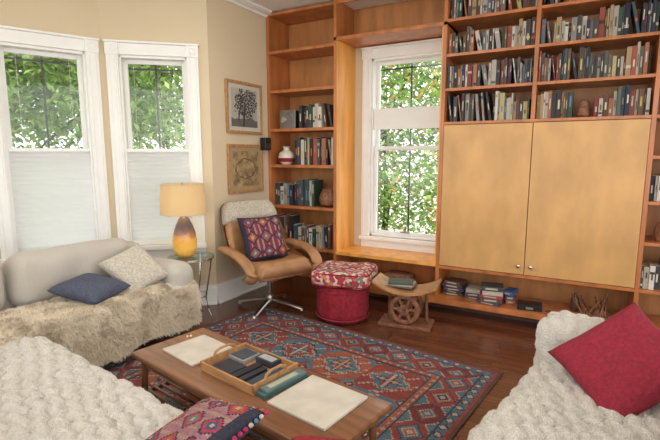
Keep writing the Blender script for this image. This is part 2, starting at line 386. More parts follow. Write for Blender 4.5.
# ------------------------------------------------------------------ books
PAL=[(.02,.02,.025),(.012,.02,.045),(.42,.38,.31),(.55,.50,.43),(.22,.025,.025),(.32,.07,.04),(.04,.07,.09),(.09,.10,.08),(.36,.25,.13),(.62,.57,.50),(.05,.05,.055),(.14,.07,.04),(.10,.14,.18),(.36,.13,.06),(.03,.06,.04),(.3,.29,.27),(.025,.022,.022),(.42,.34,.15),(.2,.2,.21),(.035,.03,.03),(.38,.35,.31),(.10,.045,.03),(.48,.45,.41),(.06,.05,.045),(.15,.13,.11)]
bk=E('books',(0,FY,0))
def books(nm,x0,x1,z,hmax,seed,fill=1.,y=.03,hmin=None,big=False):
    rnd=random.Random(seed); mb=MB(); x=x0+.006; hmin=hmin or hmax*.64; end=x0+(x1-x0)*fill; run=0;base=hmax*.8
    while True:
        if run<=0: run=rnd.randint(2,8); base=rnd.uniform(hmin,hmax)
        run-=1
        w=rnd.uniform(.009,.040) if not big else rnd.uniform(.014,.05)
        if x+w>end-.004: break
        h=min(hmax,max(hmin*.95,base+rnd.uniform(-.022,.022))); d=rnd.uniform(.12,.2); yy=y+rnd.uniform(0,.05); c=rnd.choice(PAL)
        lean=0
        if rnd.random()<.10 and x+w+.06<end: lean=R(rnd.uniform(5,14)); x+=h*math.sin(lean)
        T=Matrix.Translation((x,0,z))@Matrix.Rotation(-lean,4,'Y')
        mb.box(0,w-.0015,yy,yy+d,0.001,h,0,c,T)
        mb.box(.002,w-.0035,yy+.003,yy+d-.003,h-.001,h+.0006,0,(.55,.5,.4),T)
        lum=sum(c)/3; tc=(.6,.55,.43) if lum<.22 else (.08,.06,.06)
        if rnd.random()<.3: tc=rnd.choice([(.5,.1,.05),(.55,.42,.1),(.1,.22,.35)])
        q=rnd.random()
        if q<.8:
            a=rnd.uniform(.2,.5)*h; b=a+rnd.uniform(.2,.4)*h; b=min(b,h*.92)
            mb.add([(w*.33,yy-.0006,a),(w*.66,yy-.0006,a),(w*.66,yy-.0006,b),(w*.33,yy-.0006,b)],[(0,1,2,3)],0,tc,T)
        if q>.5:
            zz=rnd.uniform(.05,.8)
            mb.add([(.001,yy-.0005,h*zz),(w-.0025,yy-.0005,h*zz),(w-.0025,yy-.0005,h*(zz+.1)),(.001,yy-.0005,h*(zz+.1))],[(0,1,2,3)],0,rnd.choice(PAL),T)
        x+=w+.0005
    mb.obj(nm,'col',bk,colors=True)
tt=t*.8
k=0
for i,z in enumerate(ZR[:4]):
    for a,b,f in((XB+t/2,XM-t/2,1.),(XM+t/2,XR-t/2,1. if i else 1),(XR+t/2,XE,1.)):
        if i==0 and a>XM-.01 and a<XR:
            books('shelf_row_%d'%k,a,a+.30,z+tt,.225,50+k); k+=1
            books('shelf_row_%d'%k,a+.42,b,z+tt,.235,50+k); k+=1
            continue
        books('shelf_row_%d'%k,a,b,z+tt,.25,50+k,f); k+=1
for z,h in((1.76,.30),(1.36,.30),(.90,.30),(.44,.34)):
    a,b=XL+t,XA-t/2
    if z==1.76: books('shelf_row_%d'%k,a+.36,b-.02,z+t,.29,90+k,1,big=True)
    elif z==1.36: books('shelf_row_%d'%k,a+.28,b,z+t,h,90+k,1,big=True)
    elif z==.90: books('shelf_row_%d'%k,a,b-.27,z+t,h,90+k,1,big=True)
    else: books('shelf_row_%d'%k,a,b,z+t,h,90+k,1,big=True)
    k+=1
for z,h in((.42,.27),(1.12,.27)): books('shelf_row_%d'%k,XR+t/2,XE,z+tt,h,200+k,1); k+=1
books('shelf_row_%d'%k,XR+t/2+.3,XE,.80+tt,.24,200+k,1)
# shelf objects
e=E('table_radio',(XL+.13,FY+.06,1.76+t)); mb=MB(); mb.box(0,.2,0,.14,.004,.2);mb.box(-.006,.206,-.004,.0,.0,.204,1);mb.obj('body',['black','steel'],e,bevel=.004)
mb=MB();mb.cyl((.05,-.005,.1),(.05,-.012,.1),.03,n=20);mb.cyl((.15,-.005,.14),(.15,-.012,.14),.018,n=16);mb.obj('dials','chrome',e,smooth=True)
mb=MB();mb.rev([(.05,0),(.085,.03),(.10,.08),(.085,.13),(.04,.16),(.035,.19),(.05,.205)],n=28);mb.obj('painted_vase','ceramic',loc=(XL+.17,FY+.12,1.36+t),smooth=True)
mb=MB();mb.rev([(.0865,.03),(.102,.055),(.1035,.075)],n=28,close=False);o_=mb.obj('red_band','redp',bpy.data.objects['painted_vase'],smooth=True)
mb=MB();mb.rev([(.05,0),(.10,.03),(.115,.09),(.10,.15),(.075,.18),(.08,.20),(.07,.20),(.065,.175)],n=28);o_=mb.obj('woven_basket','brown',loc=(XA-.14,FY+.13,.90+t),smooth=True)
mb=MB();mb.rev([(.03,0),(.05,.02),(.052,.06),(.035,.09),(.04,.115),(.028,.14),(.002,.15)],n=20)
mb.obj('carved_figure','brown',loc=(XM+.37,FY+.1,1.775+tt),smooth=True)
mb=MB();mb.rev([(.04,0),(.06,.04),(.05,.12),(.02,.18),(.025,.24)],n=20);mb.obj('pottery_vase','brown',loc=(XR+.14,FY+.1,.80+tt),smooth=True)
mb=MB();mb.rev([(.03,0),(.045,.03),(.05,.09),(.02,.13),(.02,.17)],n=20);mb.obj('pottery_vase','ceramic',loc=(XR+.26,FY+.12,1.47+tt),smooth=True)
mb=MB();mb.rev([(.05,0),(.03,.03),(.02,.1),(.04,.16),(.03,.22),(.01,.25)],n=20);mb.obj('carved_figure','brown',loc=(XR+.12,FY+.1,1.47+tt),smooth=True)
# speaker on wall
e=E('wall_speaker',(C3.x,4.08,1.62));mb=MB();mb.box(.02,.10,-.05,.05,-.07,.07);mb.box(0,.02,-.015,.015,-.03,.03);mb.obj('case','black',e,bevel=.006)
mb=MB();mb.cyl((.101,0,-.02),(.104,0,-.02),.035,n=20);mb.cyl((.101,0,.04),(.104,0,.04),.014,n=14);mb.obj('cones','steel',e,smooth=True)
# games on platform
gm=E('board_games',(0,FY,.15));mb=MB();rnd=random.Random(3)
GC=[(.35,.05,.05),(.05,.12,.3),(.4,.32,.12),(.05,.05,.05),(.08,.2,.18),(.45,.40,.35),(.08,.06,.12),(.38,.16,.05),(.05,.05,.07),(.12,.06,.04)]
for sx,w,n_,fr in((-1.12,.2,5,.12),(-.915,.15,3,.1),(-.755,.20,5,.0),(-.55,.09,3,.12)):
    z=.001
    for i in range(n_):
        h=rnd.uniform(.02,.042);a=R(rnd.uniform(-12,12));dx=rnd.uniform(-.012,.012);T=Matrix.Translation((sx+w/2+dx,fr+.02,z))@Matrix.Rotation(a,4,'Z')
        ww=w*rnd.uniform(.42,.5);mb.box(-ww,ww,-.08,.08,0,h,0,GC[rnd.randrange(10)],T);mb.box(-ww*.6,ww*.5,-.0807,-.0803,h*.3,h*.7,0,(.5,.45,.36),T);z+=h+.001
mb.obj('boxes','col',gm,colors=True,bevel=.002)
mb=MB();mb.box(-.10,.10,-.07,.07,.0,.05);mb.box(-.03,.03,-.075,-.07,.01,.03,1);mb.obj('cable_box',['black','steel'],loc=(-.33,FY+.02,.151),rot=(0,0,.1),bevel=.006)
mb=MB();pts=[(-.19+.02*math.sin(i*1.3),FY+.0+.03*math.cos(i*.9),.155+.0) for i in range(3)]
pts=[(-.20+i*.012+.012*math.sin(i),FY-.01+.035*math.sin(i*.7),.156+.002*(i%2)) for i in range(16)]
mb.tube(pts,.004,n=6);mb.obj('power_cable','black',smooth=True)
mb=MB()
for i in range(14):
    a=rnd.uniform(-.25,.25);mb.cyl((i*.016,0,.012+rnd.random()*.01),(i*.016+a*.4,.1+rnd.random()*.1,.05+rnd.random()*.14),.009,.006,n=6)
mb.box(-.02,.22,-.03,.06,0,.02);mb.obj('kindling_sticks','brown',loc=(.08,FY+.03,.151))
mb=MB();mb.rev([(.03,0),(.035,.02),(.035,.1),(.012,.13),(.012,.16)],n=18);mb.obj('glass_bottle','dark',loc=(.02,FY+.15,.151),smooth=True)
mb=MB()
for i,(w,c) in enumerate(((.3,(.55,.5,.42)),(.28,(.1,.1,.12)),(.29,(.3,.06,.05)),(.26,(.6,.58,.5)))):
    T=Matrix.Translation((0,0,i*.022))@Matrix.Rotation(R(i*5-7),4,'Z');mb.box(-w/2,w/2,-.1,.1,0,.021,0,c,T)
mb.obj('magazine_stack','col',loc=(-2.05,FY+.12,.151),colors=True)
mb=MB();rbox(mb,-.15,.15,-.1,.1,0,.14,.04,.03);mb.obj('storage_box','brown',loc=(-1.6,FY+.14,.151),smooth=True)
# ------------------------------------------------------------------ wall art
def art(name,yc,zc,w,h,kind):
    e=E(name,(C3.x+.003,yc,zc));mb=MB();f=.03
    for a,b,c,d in((-w/2,w/2,h/2-f,h/2),(-w/2,w/2,-h/2,-h/2+f),(-w/2,-w/2+f,-h/2+f,h/2-f),(w/2-f,w/2,-h/2+f,h/2-f)): mb.box(0,.025,a,b,c,d)
    mb.obj('frame','oak',e,bevel=.004)
    mb=MB();n=80;W=w-2*f;Hh=h-2*f
    for i in range(n):
        for j in range(n):
            u=(i+.5)/n;v=(j+.5)/n;p=Vector((u*6,v*6,kind*9))
            mat=min(u,1-u,v,1-v)<.09
            if kind==0:
                c=(.55,.52,.44)
                if not mat:
                    c=(.42,.40,.35)
                    r=((u-.55)/.36)**2+((v-.60)/.33)**2+noise.noise(p*1.5)*.8
                    if r<.95 and noise.noise(p*5)>-.12: c=(.05,.05,.05)
                    elif abs(u-.45-.12*v)<.028 and v<.6: c=(.04,.04,.04)
                    elif abs(u-.32-.25*max(0,v-.3))<.02 and v>.2 and v<.8: c=(.06,.06,.06)
                    elif v<.28+.08*noise.noise(p): c=(.13,.12,.11)
            else:
                c=(.40,.29,.15)
                if not mat:
                    q=noise.noise(p*1.4)+.5*noise.noise(p*4); c=(.32-.2*q,.22-.16*q,.11-.08*q)
                    if abs((u-.5)**2/.09+(v-.5)**2/.05-1+q*.3)<.12: c=(.15,.08,.04)
            y0=-W/2+W*i/n;y1=-W/2+W*(i+1)/n;z0=-Hh/2+Hh*j/n;z1=-Hh/2+Hh*(j+1)/n
            mb.add([(.012,y0,z0),(.012,y1,z0),(.012,y1,z1),(.012,y0,z1)],[(0,1,2,3)],0,c)
    mb.obj('print','col',e,colors=True)
art('framed_tree_print',3.79,1.985,.57,.53,0)
art('framed_sketch',3.79,1.355,.57,.51,1)
# ------------------------------------------------------------------ rug
RW,RL=2.34,3.1
RED=(.25,.05,.042);DRED=(.16,.03,.028);BLU=(.085,.14,.185);NAV=(.035,.045,.07);CRM=(.38,.31,.24);LB=(.15,.21,.24);ORG=(.33,.14,.07);BRN=(.10,.05,.035);TER=(.31,.095,.06)
def rugcol(u,v):
    q=.011
    u=(math.floor(u/q)+.5)*q; v=(math.floor(v/q)+.5)*q
    d=min(u,RW-u,v,RL-v)
    along=u if min(v,RL-v)<min(u,RW-u) else v
    if d<.02: return BRN
    if d<.045: return RED
    if d<.095:
        a=abs((along%.08)-.04)+abs(d-.07)
        return CRM if a<.022 else (NAV if a<.034 else BLU)
    if d<.105: return NAV
    if d<.30:
        c=(along%.22)-.11; a=abs(c)+abs(d-.20)*1.1; kk=int(along/.22)%3
        if a<.022: return CRM
        if a<.046: return (BLU,TER,NAV)[kk]
        if a<.056: return CRM
        if a<.084: return (RED,BLU,TER)[kk]
        if a<.096: return NAV
        return CRM if (a>.145 and a<.156) else (BLU if a>.156 else (DRED,RED,RED)[kk])
    if d<.312: return NAV
    if d<.355:
        a=abs((along%.06)-.03)+abs(d-.333); return CRM if a<.014 else TER
    if d<.37: return NAV
    U=u-.37;V=v-.37;FW=RW-.74;FL=RL-.74
    nx,ny=4,6;cw=FW/nx;chh=FL/ny
    ix=int(U/cw);iy=int(V/chh);x=U-(ix+.5)*cw;y=V-(iy+.5)*chh
    hook=.05*(1 if ((abs(x)+abs(y)*.3)%.05)<.025 else -1)*(1 if abs(y)>.02 else 0)
    a=abs(x)/(cw*.5)+abs(y)/(chh*.5)+hook
    par=(ix+2*iy)%3
    if abs(x)<.009 and a<.5 or abs(y)<.009 and a<.5: return CRM
    if a<.14: return TER
    if a<.22: return NAV
    if a<.40: return CRM if (int((x+y)/.025)+int((x-y)/.025))%3==0 else (RED,BLU,TER)[par]
    if a<.46: return NAV
    if a<.72: return (BLU,RED,BLU)[par]
    if a<.79: return CRM
    if a<.9: return (RED,NAV,RED)[par]
    sx=abs(abs(x)-cw*.5);sy=abs(abs(y)-chh*.5);b=sx+sy
    if b<.02: return CRM
    if b<.045: return DRED
    if b<.06: return LB
    if b<.10: return (BLU,RED)[(ix+iy)%2]
    return CRM if (int(x/.022)+int(y/.022))%7==0 else (RED,BLU,TER)[(ix+iy)%3]
mb=MB();nu,nv=int(RW/.011),int(RL/.011);vs=[]
for j in range(nv+1):
    for i in range(nu+1):
        u=RW*i/nu;v=RL*j/nv; vs.append((u,-v,.011+.0015*noise.noise(Vector((u*4,v*4,0)))))
o0=len(vs)
vs+=[(0,0,.001),(RW,0,.001),(RW,-RL,.001),(0,-RL,.001)]
mb.v=vs
for j in range(nv):
    for i in range(nu):
        a=j*(nu+1)+i;mb.f.append((a,a+nu+1,a+nu+2,a+1));mb.m.append(0);k_=random.uniform(.8,1.15)*(1+.25*noise.noise(Vector((i*.03,j*.12,5))));mb.c.append(tuple(c*k_ for c in rugcol(RW*(i+.5)/nu,RL*(j+.5)/nv)))
for f in((0,nu,o0+1,o0),(nu,nv*(nu+1)+nu,o0+2,o0+1),(nv*(nu+1)+nu,nv*(nu+1),o0+3,o0+2),(nv*(nu+1),0,o0,o0+3)): mb.f.append(f);mb.m.append(0);mb.c.append(BRN)
mb.obj('oriental_rug','wool',loc=(-2.70,3.46,0),rot=(0,0,R(-8)),colors=True)
RUGZ=.014
# ------------------------------------------------------------------ coffee table
TH=.42
ct=E('coffee_table',(-1.385,1.635,RUGZ),R(-10))
mb=MB();mb.box(-.70,.70,-.235,.235,TH-.045,TH-.014);mb.obj('top','walnut',ct,bevel=.008)
mb=MB()
for x in(-.62,.60):
    mb.box(x-.012,x+.012,-.19,.19,TH-.095,TH-.046)
    mb.box(x-.012,x+.012,-.19,.19,.17,.195)
for y in(-.19,.19): mb.box(-.62,.60,y-.01,y+.01,TH-.095,TH-.046);mb.box(-.62,.60,y-.01,y+.01,.17,.195)
for i in range(9): y=-.16+i*.04;mb.box(-.61,.59,y-.009,y+.009,.196,.206)
mb.obj('apron_and_slats','walnut',ct,bevel=.003)
mb=MB()
for x in(-.63,.61):
    for y in(-.195,.195): mb.cyl((x+(.02 if x>0 else -.02),y*1.05,.0),(x,y,TH-.046),.013,.021,n=14)
mb.obj('legs','walnut',ct,smooth=True)
def on_table(name,x,y,rz): return E(name,(x,y,RUGZ+TH-.0135),R(rz))
e=on_table('square_board',-1.80,1.72,-12);mb=MB();mb.box(-.15,.15,-.135,.135,0,.013);mb.obj('board','paper',e,bevel=.003)
e=on_table('square_board',-.955,1.595,-9);mb=MB();mb.box(-.16,.165,-.155,.155,0,.013);mb.obj('board','paper',e,bevel=.003)
e=on_table('serving_tray',-1.40,1.67,-10);mb=MB();w,d=.20,.15
mb.box(-w,w,-d,d,0,.008);mb.box(-w,w,-d,-d+.012,.008,.045);mb.box(-w,w,d-.012,d,.008,.045);mb.box(-w,-w+.012,-d,d,.008,.05);mb.box(w-.012,w,-d,d,.008,.05)
mb.obj('tray_body','oak',e,bevel=.002)
mb=MB()
for sx in(-1,1):
    x=sx*(w-.006);mb.tube([(x,-.07,.045),(x,-.06,.066),(x,-.03,.078),(x,.03,.078),(x,.06,.066),(x,.07,.045)],.007,.007,n=8,up=(1,0,0))
mb.obj('handles','oak',e,smooth=True)
mb=MB();mb.box(-.16,-.02,-.12,.0,.009,.022,0,(.03,.03,.04));mb.box(-.18,-.06,.01,.13,.009,.03,0,(.30,.30,.29));mb.box(-.17,-.07,.02,.12,.0305,.034,0,(.05,.06,.08))
mb.box(0,.045,-.13,.05,.009,.03,0,(.015,.015,.02));mb.box(.055,.09,-.13,.04,.009,.028,0,(.02,.02,.03));mb.box(.10,.17,-.12,.1,.009,.02,0,(.04,.06,.08));mb.box(-.03,.09,.07,.135,.009,.04,0,(.03,.035,.05));mb.box(-.02,.08,.08,.125,.0405,.043,0,(.35,.37,.37))
mb.obj('remotes_and_boxes','col',e,colors=True,bevel=.002)
e=on_table('green_books',-1.163,1.64,-12);mb=MB();mb.box(-.028,.03,-.15,.13,0,.018,0,(.05,.12,.12));mb.box(-.026,.028,-.148,.131,.003,.015,0,(.6,.55,.45));mb.box(-.026,.026,-.13,.12,.019,.032,0,(.12,.18,.17));mb.box(-.015,.015,-.1,.08,.0321,.0325,0,(.4,.4,.3));mb.obj('books','col',e,colors=True)
# ------------------------------------------------------------------ grey sofa (in the bay)
sf=E('grey_sofa',(0,0,0))
def nz(s,a): return lambda p,d: a*noise.noise(p*s)
mb=MB();rbox(mb,-3.62,-2.86,.25,2.68,.10,.30,.03,.06,nz(5,.004));mb.obj('base','linen',sf,smooth=True,ang=0)
mb=MB()
rbox(mb,-3.42,-2.85,1.52,2.44,.29,.44,.06,.035,nz(6,.012));rbox(mb,-3.42,-2.85,.40,1.50,.29,.44,.06,.05,nz(6,.012));mb.obj('seat_cushions','linen',sf,smooth=True,ang=0)
mb=MB();rbox(mb,-3.66,-3.40,.25,2.66,.12,.74,.09,.035,nz(4,.015));mb.obj('backrest','linen',sf,smooth=True,ang=0)
mb=MB();rbox(mb,-3.62,-2.80,2.46,2.70,.10,.62,.10,.03,nz(5,.012));mb.obj('armrest','linen',sf,smooth=True,ang=0)
mb=MB()
def lean(p,d): return .02*noise.noise(p*5)
rbox(mb,-3.50,-3.26,1.52,2.44,.44,.82,.10,.035,lean);rbox(mb,-3.50,-3.26,.5,1.48,.44,.82,.10,.05,lean);mb.obj('back_cushions','linen',sf,smooth=True,ang=0)
mb=MB()
for x in(-3.55,-2.92):
    for y in(.35,2.6): mb.cyl((x,y,.0),(x,y,.11),.018,.026,n=12)
mb.obj('feet','dark',sf,smooth=True)
def throw(name,path,y0,y1,seed,parent,mat='cream'):
    pts=[Vector((p[0],0,p[1])) for p in path];seg=[];
    for a,b in zip(pts,pts[1:]):
        n=max(1,int((b-a).length/.03))
        for i in range(n): seg.append(a+(b-a)*i/n)
    seg.append(pts[-1]);ny=int((y1-y0)/.03);vs=[];fs=[]
    for i,p in enumerate(seg):
        for j in range(ny+1):
            y=y0+(y1-y0)*j/ny; f=noise.noise(Vector((p.x*5,y*5,p.z*5+seed)))
            ed=.05*noise.noise(Vector((i*.15,seed,0))) if j in(0,ny) else 0
            zz=p.z+f*.012+ (.05*noise.noise(Vector((y*3,seed,1))) if i==len(seg)-1 else 0)
            vs.append((p.x+f*.012,y+ed,zz))
    w=ny+1
    for i in range(len(seg)-1):
        for j in range(ny): fs.append((i*w+j,(i+1)*w+j,(i+1)*w+j+1,i*w+j+1))
    mb=MB();mb.add(vs,fs);return mb.obj(name,mat,parent,smooth=True,ang=0)
th=E('sheepskin_throw')
FC=(.86,.76,.60)
o_=throw('backing',[(-3.24,.475),(-3.0,.472),(-2.87,.468),(-2.80,.43),(-2.772,.30),(-2.765,.10)],1.0,2.67,4,th)
n0=o_.data.polygons[5].normal
if n0.z<0: o_.data.flip_normals()
fur('fleece',o_,85000,.030,FC,th,width=.004,droop=.35,rs=2,filt=lambda c,n:not(c.y>2.43 and c.z>.44))
pillow('blue_cushion',.40,.36,.12,'blue',(-3.04,1.90,.55),(R(3),R(8),R(15)))
pillow('cream_cushion',.40,.38,.14,'cream',(-3.05,2.28,.60),(R(20),R(38),R(10)))
kt=E('knit_throw');mb=MB();rbox(mb,-3.52,-3.21,1.0,1.40,.62,.86,.09,.025,lambda p,d:.01*math.sin(p.y*90)+.01);mb.obj('folds','plush',kt,smooth=True,ang=0)
# ------------------------------------------------------------------ plush couches
def plushd(seed,amp=.014,fr=1.,ang=0.):
    ca,sa=math.cos(ang),math.sin(ang)
    def f(p,d):
        q=p+noise.noise_vector(p*3.0+Vector((seed,0,0)))*.03
        s=q.x*ca+q.y*sa+.25*q.z; w_=-q.x*sa+q.y*ca
        r=math.sin(s*math.pi/.068*fr+.8*noise.noise(q*5)+.5*math.sin(w_*math.pi/.05))
        return amp*(abs(r)**.6*1.7-.8)+.012*noise.noise(p*2.5+Vector((0,seed,0)))+.005*noise.noise(p*24)+.003*noise.noise(p*50)
    return f
pc=E('plush_covered_couch',(-2.68,1.375,RUGZ),R(-7))
mb=MB();rbox(mb,.0,2.2,-1.05,0,.12,.475,.10,.0115,plushd(3,.016,ang=1.25));o_=mb.obj('covered_seat','plush',pc,smooth=True,ang=0)
fur('plush_pile',o_,60000,.005,(.78,.74,.67),pc,filt=lambda c,n:(n.z>.2 or n.y>.3) and c.y>-.8,width=.003,droop=.1,rs=5)
mb=MB();rbox(mb,.0,2.2,-1.28,-1.06,.10,.80,.09,.03,plushd(5));mb.obj('covered_back','plush',pc,smooth=True,ang=0)
mb=MB()
for x in(.1,2.1):
    for y in(-1.15,-.1): mb.cyl((x,y,0),(x,y,.13),.02,.025,n=12)
mb.obj('feet','dark',pc)
rs_=E('plush_covered_sofa',(-.10,2.70,RUGZ),R(-12))
mb=MB();rbox(mb,.0,.80,-1.36,-.2,.12,.44,.09,.0105,plushd(9,.014,1.,ang=.5));o_=mb.obj('covered_seat','plush',rs_,smooth=True,ang=0)
fur('plush_pile',o_,45000,.005,(.78,.74,.67),rs_,filt=lambda c,n:(n.z>.2 or n.x<-.3),width=.003,droop=.1,rs=6)
mb=MB();rbox(mb,-.02,.98,-.24,.02,.12,.66,.11,.014,plushd(11,.012,ang=.3));o_=mb.obj('covered_arm','plush',rs_,smooth=True,ang=0)
fur('arm_pile',o_,20000,.005,(.78,.74,.67),rs_,filt=lambda c,n:c.z>.4,width=.003,droop=.1,rs=7)
mb=MB();rbox(mb,.74,1.0,-1.36,-.2,.12,.84,.10,.03,plushd(12));mb.obj('covered_back','plush',rs_,smooth=True,ang=0)
mb=MB()
for x in(.08,.9):
    for y in(-1.28,-.1): mb.cyl((x,y,0),(x,y,.14),.02,.025,n=12)
mb.obj('feet','dark',rs_)
rot=(Euler((R(40),R(-22),R(4))).to_matrix()@Matrix.Rotation(R(22),3,'Z')).to_euler()
pillow('crimson_cushion',.46,.43,.15,'redv',(.215,2.25,.60),rot,n=44,wr=.013)
def kilim(u,v,base=(.22,.02,.04)):
    a=abs((u*3)%1-.5)+abs((v*3)%1-.5); q=int(u*3)+int(v*3)
    if min(u,1-u,v,1-v)<.06: return (.03,.03,.05)
    if a<.12: return (.42,.34,.25)
    if a<.26: return ((.05,.08,.16),(.36,.12,.04),(.1,.18,.15))[q%3]
    if a<.36: return (.38,.04,.06)
    if a<.5: return (.03,.03,.06)
    return base if int(v*24)%3 else (.34,.22,.16)
e=E('kilim_cushion',(-1.085,1.02,.555),R(-12))
pillow('cover',.35,.33,.11,'wool',(0,0,0),(R(10),R(-14),0),e,colf=lambda u,v:kilim(u,v,(.32,.14,.17)),n=42)
mb=MB()
Mx=Euler((R(10),R(-14),0)).to_matrix()
for i in range(15):
    for sgn in(-1,1):
        for p in((-.175+.35*i/14,sgn*.168,0),(sgn*.178,-.165+.33*i/14,0)):
            q=Mx@Vector(p)
            mb.rev([(.001,-.009),(.006,-.006),(.009,0),(.006,.006),(.001,.009)],c=tuple(q),n=8,col=random.choice([(.45,.02,.1),(.5,.25,.05),(.05,.2,.3),(.5,.42,.34)]))
mb.obj('pompoms','wool',e,smooth=True,colors=True)
pillow('red_cushion',.27,.27,.12,'redp',(-.61,1.06,.55),(R(8),0,R(20)))
# ------------------------------------------------------------------ side table & lamp
st=E('glass_side_table',(-3.11,2.93,0));ZT=.575
mb=MB();mb.rev([(.205,0),(.21,.004),(.205,.010)],c=(0,0,ZT-.01),n=40);mb.obj('glass_top','tglass',st,smooth=True)
mb=MB()
ring=[(.2*math.cos(2*math.pi*i/32),.2*math.sin(2*math.pi*i/32),ZT-.018) for i in range(33)]
mb.tube(ring,.007,n=8)
for a in(20,110,200,290):
    c,s_=math.cos(R(a)),math.sin(R(a));mb.tube([(c*.195,s_*.195,ZT-.02),(c*.17,s_*.17,.4),(c*.13,s_*.13,.2),(c*.15,s_*.15,.08),(c*.185,s_*.185,.006)],.008,n=8)
mb.tube([(.13*math.cos(2*math.pi*i/24),.13*math.sin(2*math.pi*i/24),.2) for i in range(25)],.005,n=6)
mb.obj('chrome_frame','chrome',st,smooth=True)
lp=E('table_lamp',(-3.155,2.905,ZT+.001))
mb=MB();mb.rev([(.065,0),(.09,.03),(.108,.09),(.110,.14),(.098,.22),(.075,.29),(.05,.34),(.03,.37)],n=36);mb.obj('glass_body','amber',lp,smooth=True,ang=60)
mb=MB();mb.cyl((0,0,.36),(0,0,.66),.008,n=10);mb.rev([(.03,.36),(.032,.375),(.012,.39)],n=16);mb.rev([(.004,.66),(.012,.668),(.004,.68)],n=12)
for a in(0,120,240): mb.cyl((0,0,.655),(.182*math.cos(R(a)),.182*math.sin(R(a)),.655),.002,n=5)
mb.obj('stem_and_harp','steel',lp,smooth=True)
mb=MB();mb.rev([(.202,.395),(.188,.665)],n=48,close=False);o_=mb.obj('drum_shade','lampshade',lp,smooth=True,ang=0)
mb=MB()
for r,z in((.202,.395),(.188,.665)): mb.tube([(r*math.cos(2*math.pi*i/48),r*math.sin(2*math.pi*i/48),z) for i in range(49)],.003,n=6)
mb.obj('shade_rims','cream',lp,smooth=True)
l=bpy.data.lights.new('bulb','POINT');l.energy=1.2;l.color=(1,.8,.5);l.shadow_soft_size=.04;lo=bpy.data.objects.new('bulb',l);S.collection.objects.link(lo);lo.parent=lp;lo.location=(0,0,.5)
# ------------------------------------------------------------------ lounge chair
ch=E('lounge_chair',(-2.60,3.44,0),R(-24))
prof=[(.36,.41),(.26,.41),(.08,.37),(-.10,.335),(-.23,.355),(-.32,.45),(-.38,.60),(-.44,.78),(-.49,.94),(-.51,1.01)]
hw=[.28,.305,.325,.33,.33,.325,.32,.305,.28,.22]
wing=[.0,.06,.14,.21,.24,.22,.16,.10,.05,.0]
def interp(tb,s):
    x=s*(len(tb)-1);i=min(int(x),len(tb)-2);f=x-i
    def g(k):
        k=max(0,min(len(tb)-1,k));return tb[k]
    a,b,c,d=g(i-1),g(i),g(i+1),g(i+2)
    cr=lambda a,b,c,d:.5*((2*b)+(-a+c)*f+(2*a-5*b+4*c-d)*f*f+(-a+3*b-3*c+d)*f**3)
    return tuple(cr(*z) for z in zip(a,b,c,d)) if isinstance(a,tuple) else cr(a,b,c,d)
def frame_at(s):
    p=interp(prof,s);p1=interp(prof,min(1,s+.01));p0=interp(prof,max(0,s-.01))
    tx,tz=p1[0]-p0[0],p1[1]-p0[1];l_=math.hypot(tx,tz);tx/=l_;tz/=l_
    return Vector((p[0],0,p[1])),Vector((tz,0,-tx))
def shellmesh(wk,off0,off1,s0,s1,ns=44,nt_=22,wg=1.,puff=0,seam=False):
    mb=MB();vs=[]
    for layer in(0,1):
        for i in range(ns+1):
            s=s0+(s1-s0)*i/ns;P,Nn=frame_at(s)
            if Nn.z<0 and s<.4: Nn=-Nn
            w=interp(hw,s)*wk;wr=interp(wing,s)*wg
            ef=1-abs(2*i/ns-1)**6
            for j in range(nt_+1):
                tt_=-1+2*j/nt_
                off=off0 if layer==0 else off0+(off1-off0)*( (1-tt_**6)**.5*max(ef,0)**.5 if puff else 1)
                if seam and layer==1: off-=.014*math.exp(-((s*9)%1-.5)**2/.01)
                vs.append(P+Vector((0,w*tt_,0))+Nn*(off+wr*abs(tt_)**3.2))
    W=nt_+1;o2=(ns+1)*W;fs=[]
    for i in range(ns):
        for j in range(nt_):
            a=i*W+j;fs.append((a,a+1,a+W+1,a+W));fs.append((o2+a,o2+a+W,o2+a+W+1,o2+a+1))
    for i in range(ns):
        a=i*W;fs.append((a,a+W,o2+a+W,o2+a));a=i*W+nt_;fs.append((a,o2+a,o2+a+W,a+W))
    for j in range(nt_):
        a=j;fs.append((a,o2+a,o2+a+1,a+1));a=ns*W+j;fs.append((a,a+1,o2+a+1,o2+a))
    mb.add(vs,fs);return mb
shellmesh(1.06,-.012,.008,0,1).obj('plywood_shell','ply',ch,smooth=True,ang=50)
shellmesh(.96,.010,.13,.01,.40,wg=.6,puff=1,seam=True).obj('seat_pad','leather',ch,smooth=True,ang=0)
shellmesh(.96,.010,.115,.42,.985,wg=.85,puff=1,seam=True).obj('back_pad','leather',ch,smooth=True,ang=0)
for sg,nm in((-1,'left'),(1,'right')):
    mb=MB();y=sg*.355
    ctl=[(-.34,y*.92,.58),(-.24,y,.60),(-.08,y*1.04,.605),(.08,y*1.05,.595),(.20,y*1.03,.565),(.29,y,.51),(.31,y*.97,.45),(.27,y*.93,.40),(.16,y*.85,.375)]
    pts=[interp(ctl,i/32) for i in range(33)]
    mb.tube(pts,.055,.034,n=16)
    mb.obj('armrest_'+nm,'leather',ch,smooth=True,ang=60)
mb=MB();mb.cyl((0,0,.10),(0,0,.335),.024,n=18);mb.rev([(.10,.312),(.10,.33),(.04,.34)],n=24);mb.rev([(.035,.05),(.05,.09),(.035,.14)],n=20)
mb.obj('swivel_column','steel',ch,smooth=True)
mb=MB()
for a in(35,125,215,305):
    c,s_=math.cos(R(a)),math.sin(R(a));mb.tube([(c*.02,s_*.02,.10),(c*.17,s_*.17,.075),(c*.34,s_*.34,.035)],.026,.015,n=8);mb.rev([(.015,0),(.02,.008),(.012,.03)],c=(c*.335,s_*.335,0.0145),n=10)
mb.obj('star_base','steel',ch,smooth=True)
